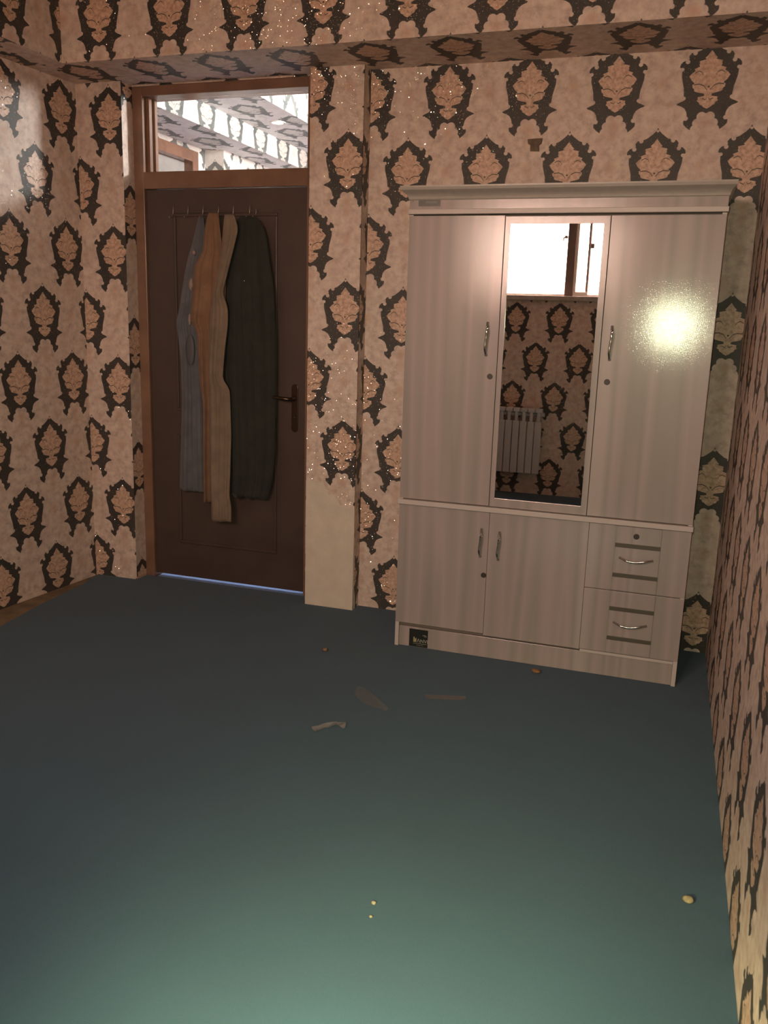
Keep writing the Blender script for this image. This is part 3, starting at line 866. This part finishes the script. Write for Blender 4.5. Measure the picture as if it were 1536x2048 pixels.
def blob(root, name, material, x, y, z, rx, ry, rz, seed, label=None):
    r = random.Random(seed)
    vs = []; fs = []; a, b_ = 12, 8
    for i in range(b_ + 1):
        th = math.pi * i / b_
        for k in range(a):
            p = 2 * math.pi * k / a
            w_ = 1 + 0.12 * math.sin(3 * p + seed) * math.sin(th)
            vs.append((x + rx * w_ * math.sin(th) * math.cos(p), y + ry * math.sin(th) * math.sin(p), z + rz * math.cos(th)))
    for i in range(b_):
        for k in range(a):
            fs.append((i * a + k, i * a + (k + 1) % a, (i + 1) * a + (k + 1) % a, (i + 1) * a + k))
    mb = MB(); mb.add(vs, fs); mb.smooth = True
    o_ = gpart(mb, name, root, material)
    if label: o_['label'] = label
    return o_
blob(gb, 'cloth_label', PINK, -2.452, -0.026, 1.822, 0.010, 0.012, 0.014, 1, 'pale pink patch')
blob(gb, 'cloth_label', PINK, -2.470, -0.030, 1.660, 0.015, 0.012, 0.032, 2, 'pale pink patch')
blob(gb, 'cloth_label', PINK, -2.480, -0.032, 1.482, 0.008, 0.012, 0.034, 3, 'pale pink patch')
blob(gb, 'pouch', plain('black_blue_nylon', (0.085, 0.083, 0.094), 0.6), -2.478, -0.036, 1.318, 0.028, 0.010, 0.085, 4, 'dark pouch')
blob(gd, 'button', CHROME, -2.138, -0.066, 1.681, 0.005, 0.004, 0.006, 5)

# ------------------------------------------------------------------ litter on the carpet
FILM = film_mat('clear_plastic_film', (0.30, 0.28, 0.27), 0.14, 0.35)
FILM2 = film_mat('cloudy_tape', (0.30, 0.26, 0.25), 0.25, 0.45)
def sheet(name, label, cat, outline, material, seed, h=0.006, loc=None, div=10):
    """a thin crumpled sheet lying on the carpet"""
    r = random.Random(seed)
    cx = sum(p[0] for p in outline) / len(outline); cy = sum(p[1] for p in outline) / len(outline)
    bm = bmesh.new()
    f_ = bm.faces.new([bm.verts.new((x - cx, y - cy, 0)) for x, y in outline])
    bmesh.ops.triangulate(bm, faces=bm.faces[:])
    bmesh.ops.subdivide_edges(bm, edges=bm.edges[:], cuts=div // 3, use_grid_fill=True)
    for v in bm.verts:
        v.co.z = 0.0015 + h * (0.5 + 0.5 * math.sin(v.co.x * 120 + seed) * math.cos(v.co.y * 90 + seed)) * r.uniform(0.6, 1)
    me = bpy.data.meshes.new(name); bm.to_mesh(me); bm.free()
    me.materials.append(material)
    o = bpy.data.objects.new(name, me); o.location = (cx, cy, 0); C.objects.link(o)
    sd = o.modifiers.new('solid', 'SOLIDIFY'); sd.thickness = 0.0006
    return tag(o, label, cat)
sheet('plastic_scrap', 'torn piece of clear film lying left of the tape strip', 'litter',
      [(-1.135, -1.00), (-1.09, -1.01), (-1.02, -1.075), (-0.945, -1.155), (-0.955, -1.175), (-1.06, -1.14), (-1.12, -1.08)], FILM, 1)
sheet('tape_strip', 'narrow strip of cloudy tape lying straight before the wardrobe', 'litter',
      [(-0.850, -0.965), (-0.69, -0.920), (-0.680, -0.945), (-0.70, -0.962), (-0.84, -1.005)], FILM2, 2, 0.003)
sheet('plastic_scrap', 'small crumpled shiny film, nearest of the three clear scraps', 'litter',
      [(-1.165, -1.42), (-1.10, -1.34), (-1.06, -1.33), (-1.045, -1.38), (-1.075, -1.365), (-1.12, -1.40), (-1.14, -1.45)], film_mat('shiny_film', (0.40, 0.37, 0.36), 0.25, 0.12), 3, 0.014)
def crumb(name, label, x, y, r, col, seed, flat=0.6, group=None):
    rr = random.Random(seed)
    bm = bmesh.new()
    bmesh.ops.create_icosphere(bm, subdivisions=2, radius=r)
    for v in bm.verts:
        k = 1 + rr.uniform(-0.22, 0.22)
        v.co = Vector((v.co.x * k, v.co.y * k * 0.8, (v.co.z * flat + r * flat) * 1.0))
    zmin = min(v.co.z for v in bm.verts)
    for v in bm.verts: v.co.z -= zmin
    me = bpy.data.meshes.new(name); bm.to_mesh(me); bm.free()
    me.materials.append(plain(name + '_mat', col, 0.8, nscale=80, namp=0.3))
    for p in me.polygons: p.use_smooth = True
    o = bpy.data.objects.new(name, me); o.location = (x, y, 0); C.objects.link(o)
    return tag(o, label, 'litter', group)
crumb('crumb', 'small brown crumb alone on the carpet left of the wardrobe foot', -1.414, -0.678, 0.014, (0.22, 0.13, 0.08), 11)
crumb('crumb', 'orange brown crumb close to the front of the wardrobe plinth', -0.456, -0.556, 0.020, (0.24, 0.12, 0.065), 12, 0.5)
crumb('crumb', 'yellowish crumb near the foot of the right wall', 0.165, -1.966, 0.014, (0.30, 0.25, 0.15), 13, 0.7)
crumb('crumb', 'tiny pale crumb in the near middle of the carpet, farther of two', -0.623, -2.271, 0.007, (0.30, 0.27, 0.19), 14)
crumb('crumb', 'tiny pale crumb in the near middle of the carpet, nearer of two', -0.612, -2.323, 0.005, (0.30, 0.27, 0.19), 15)
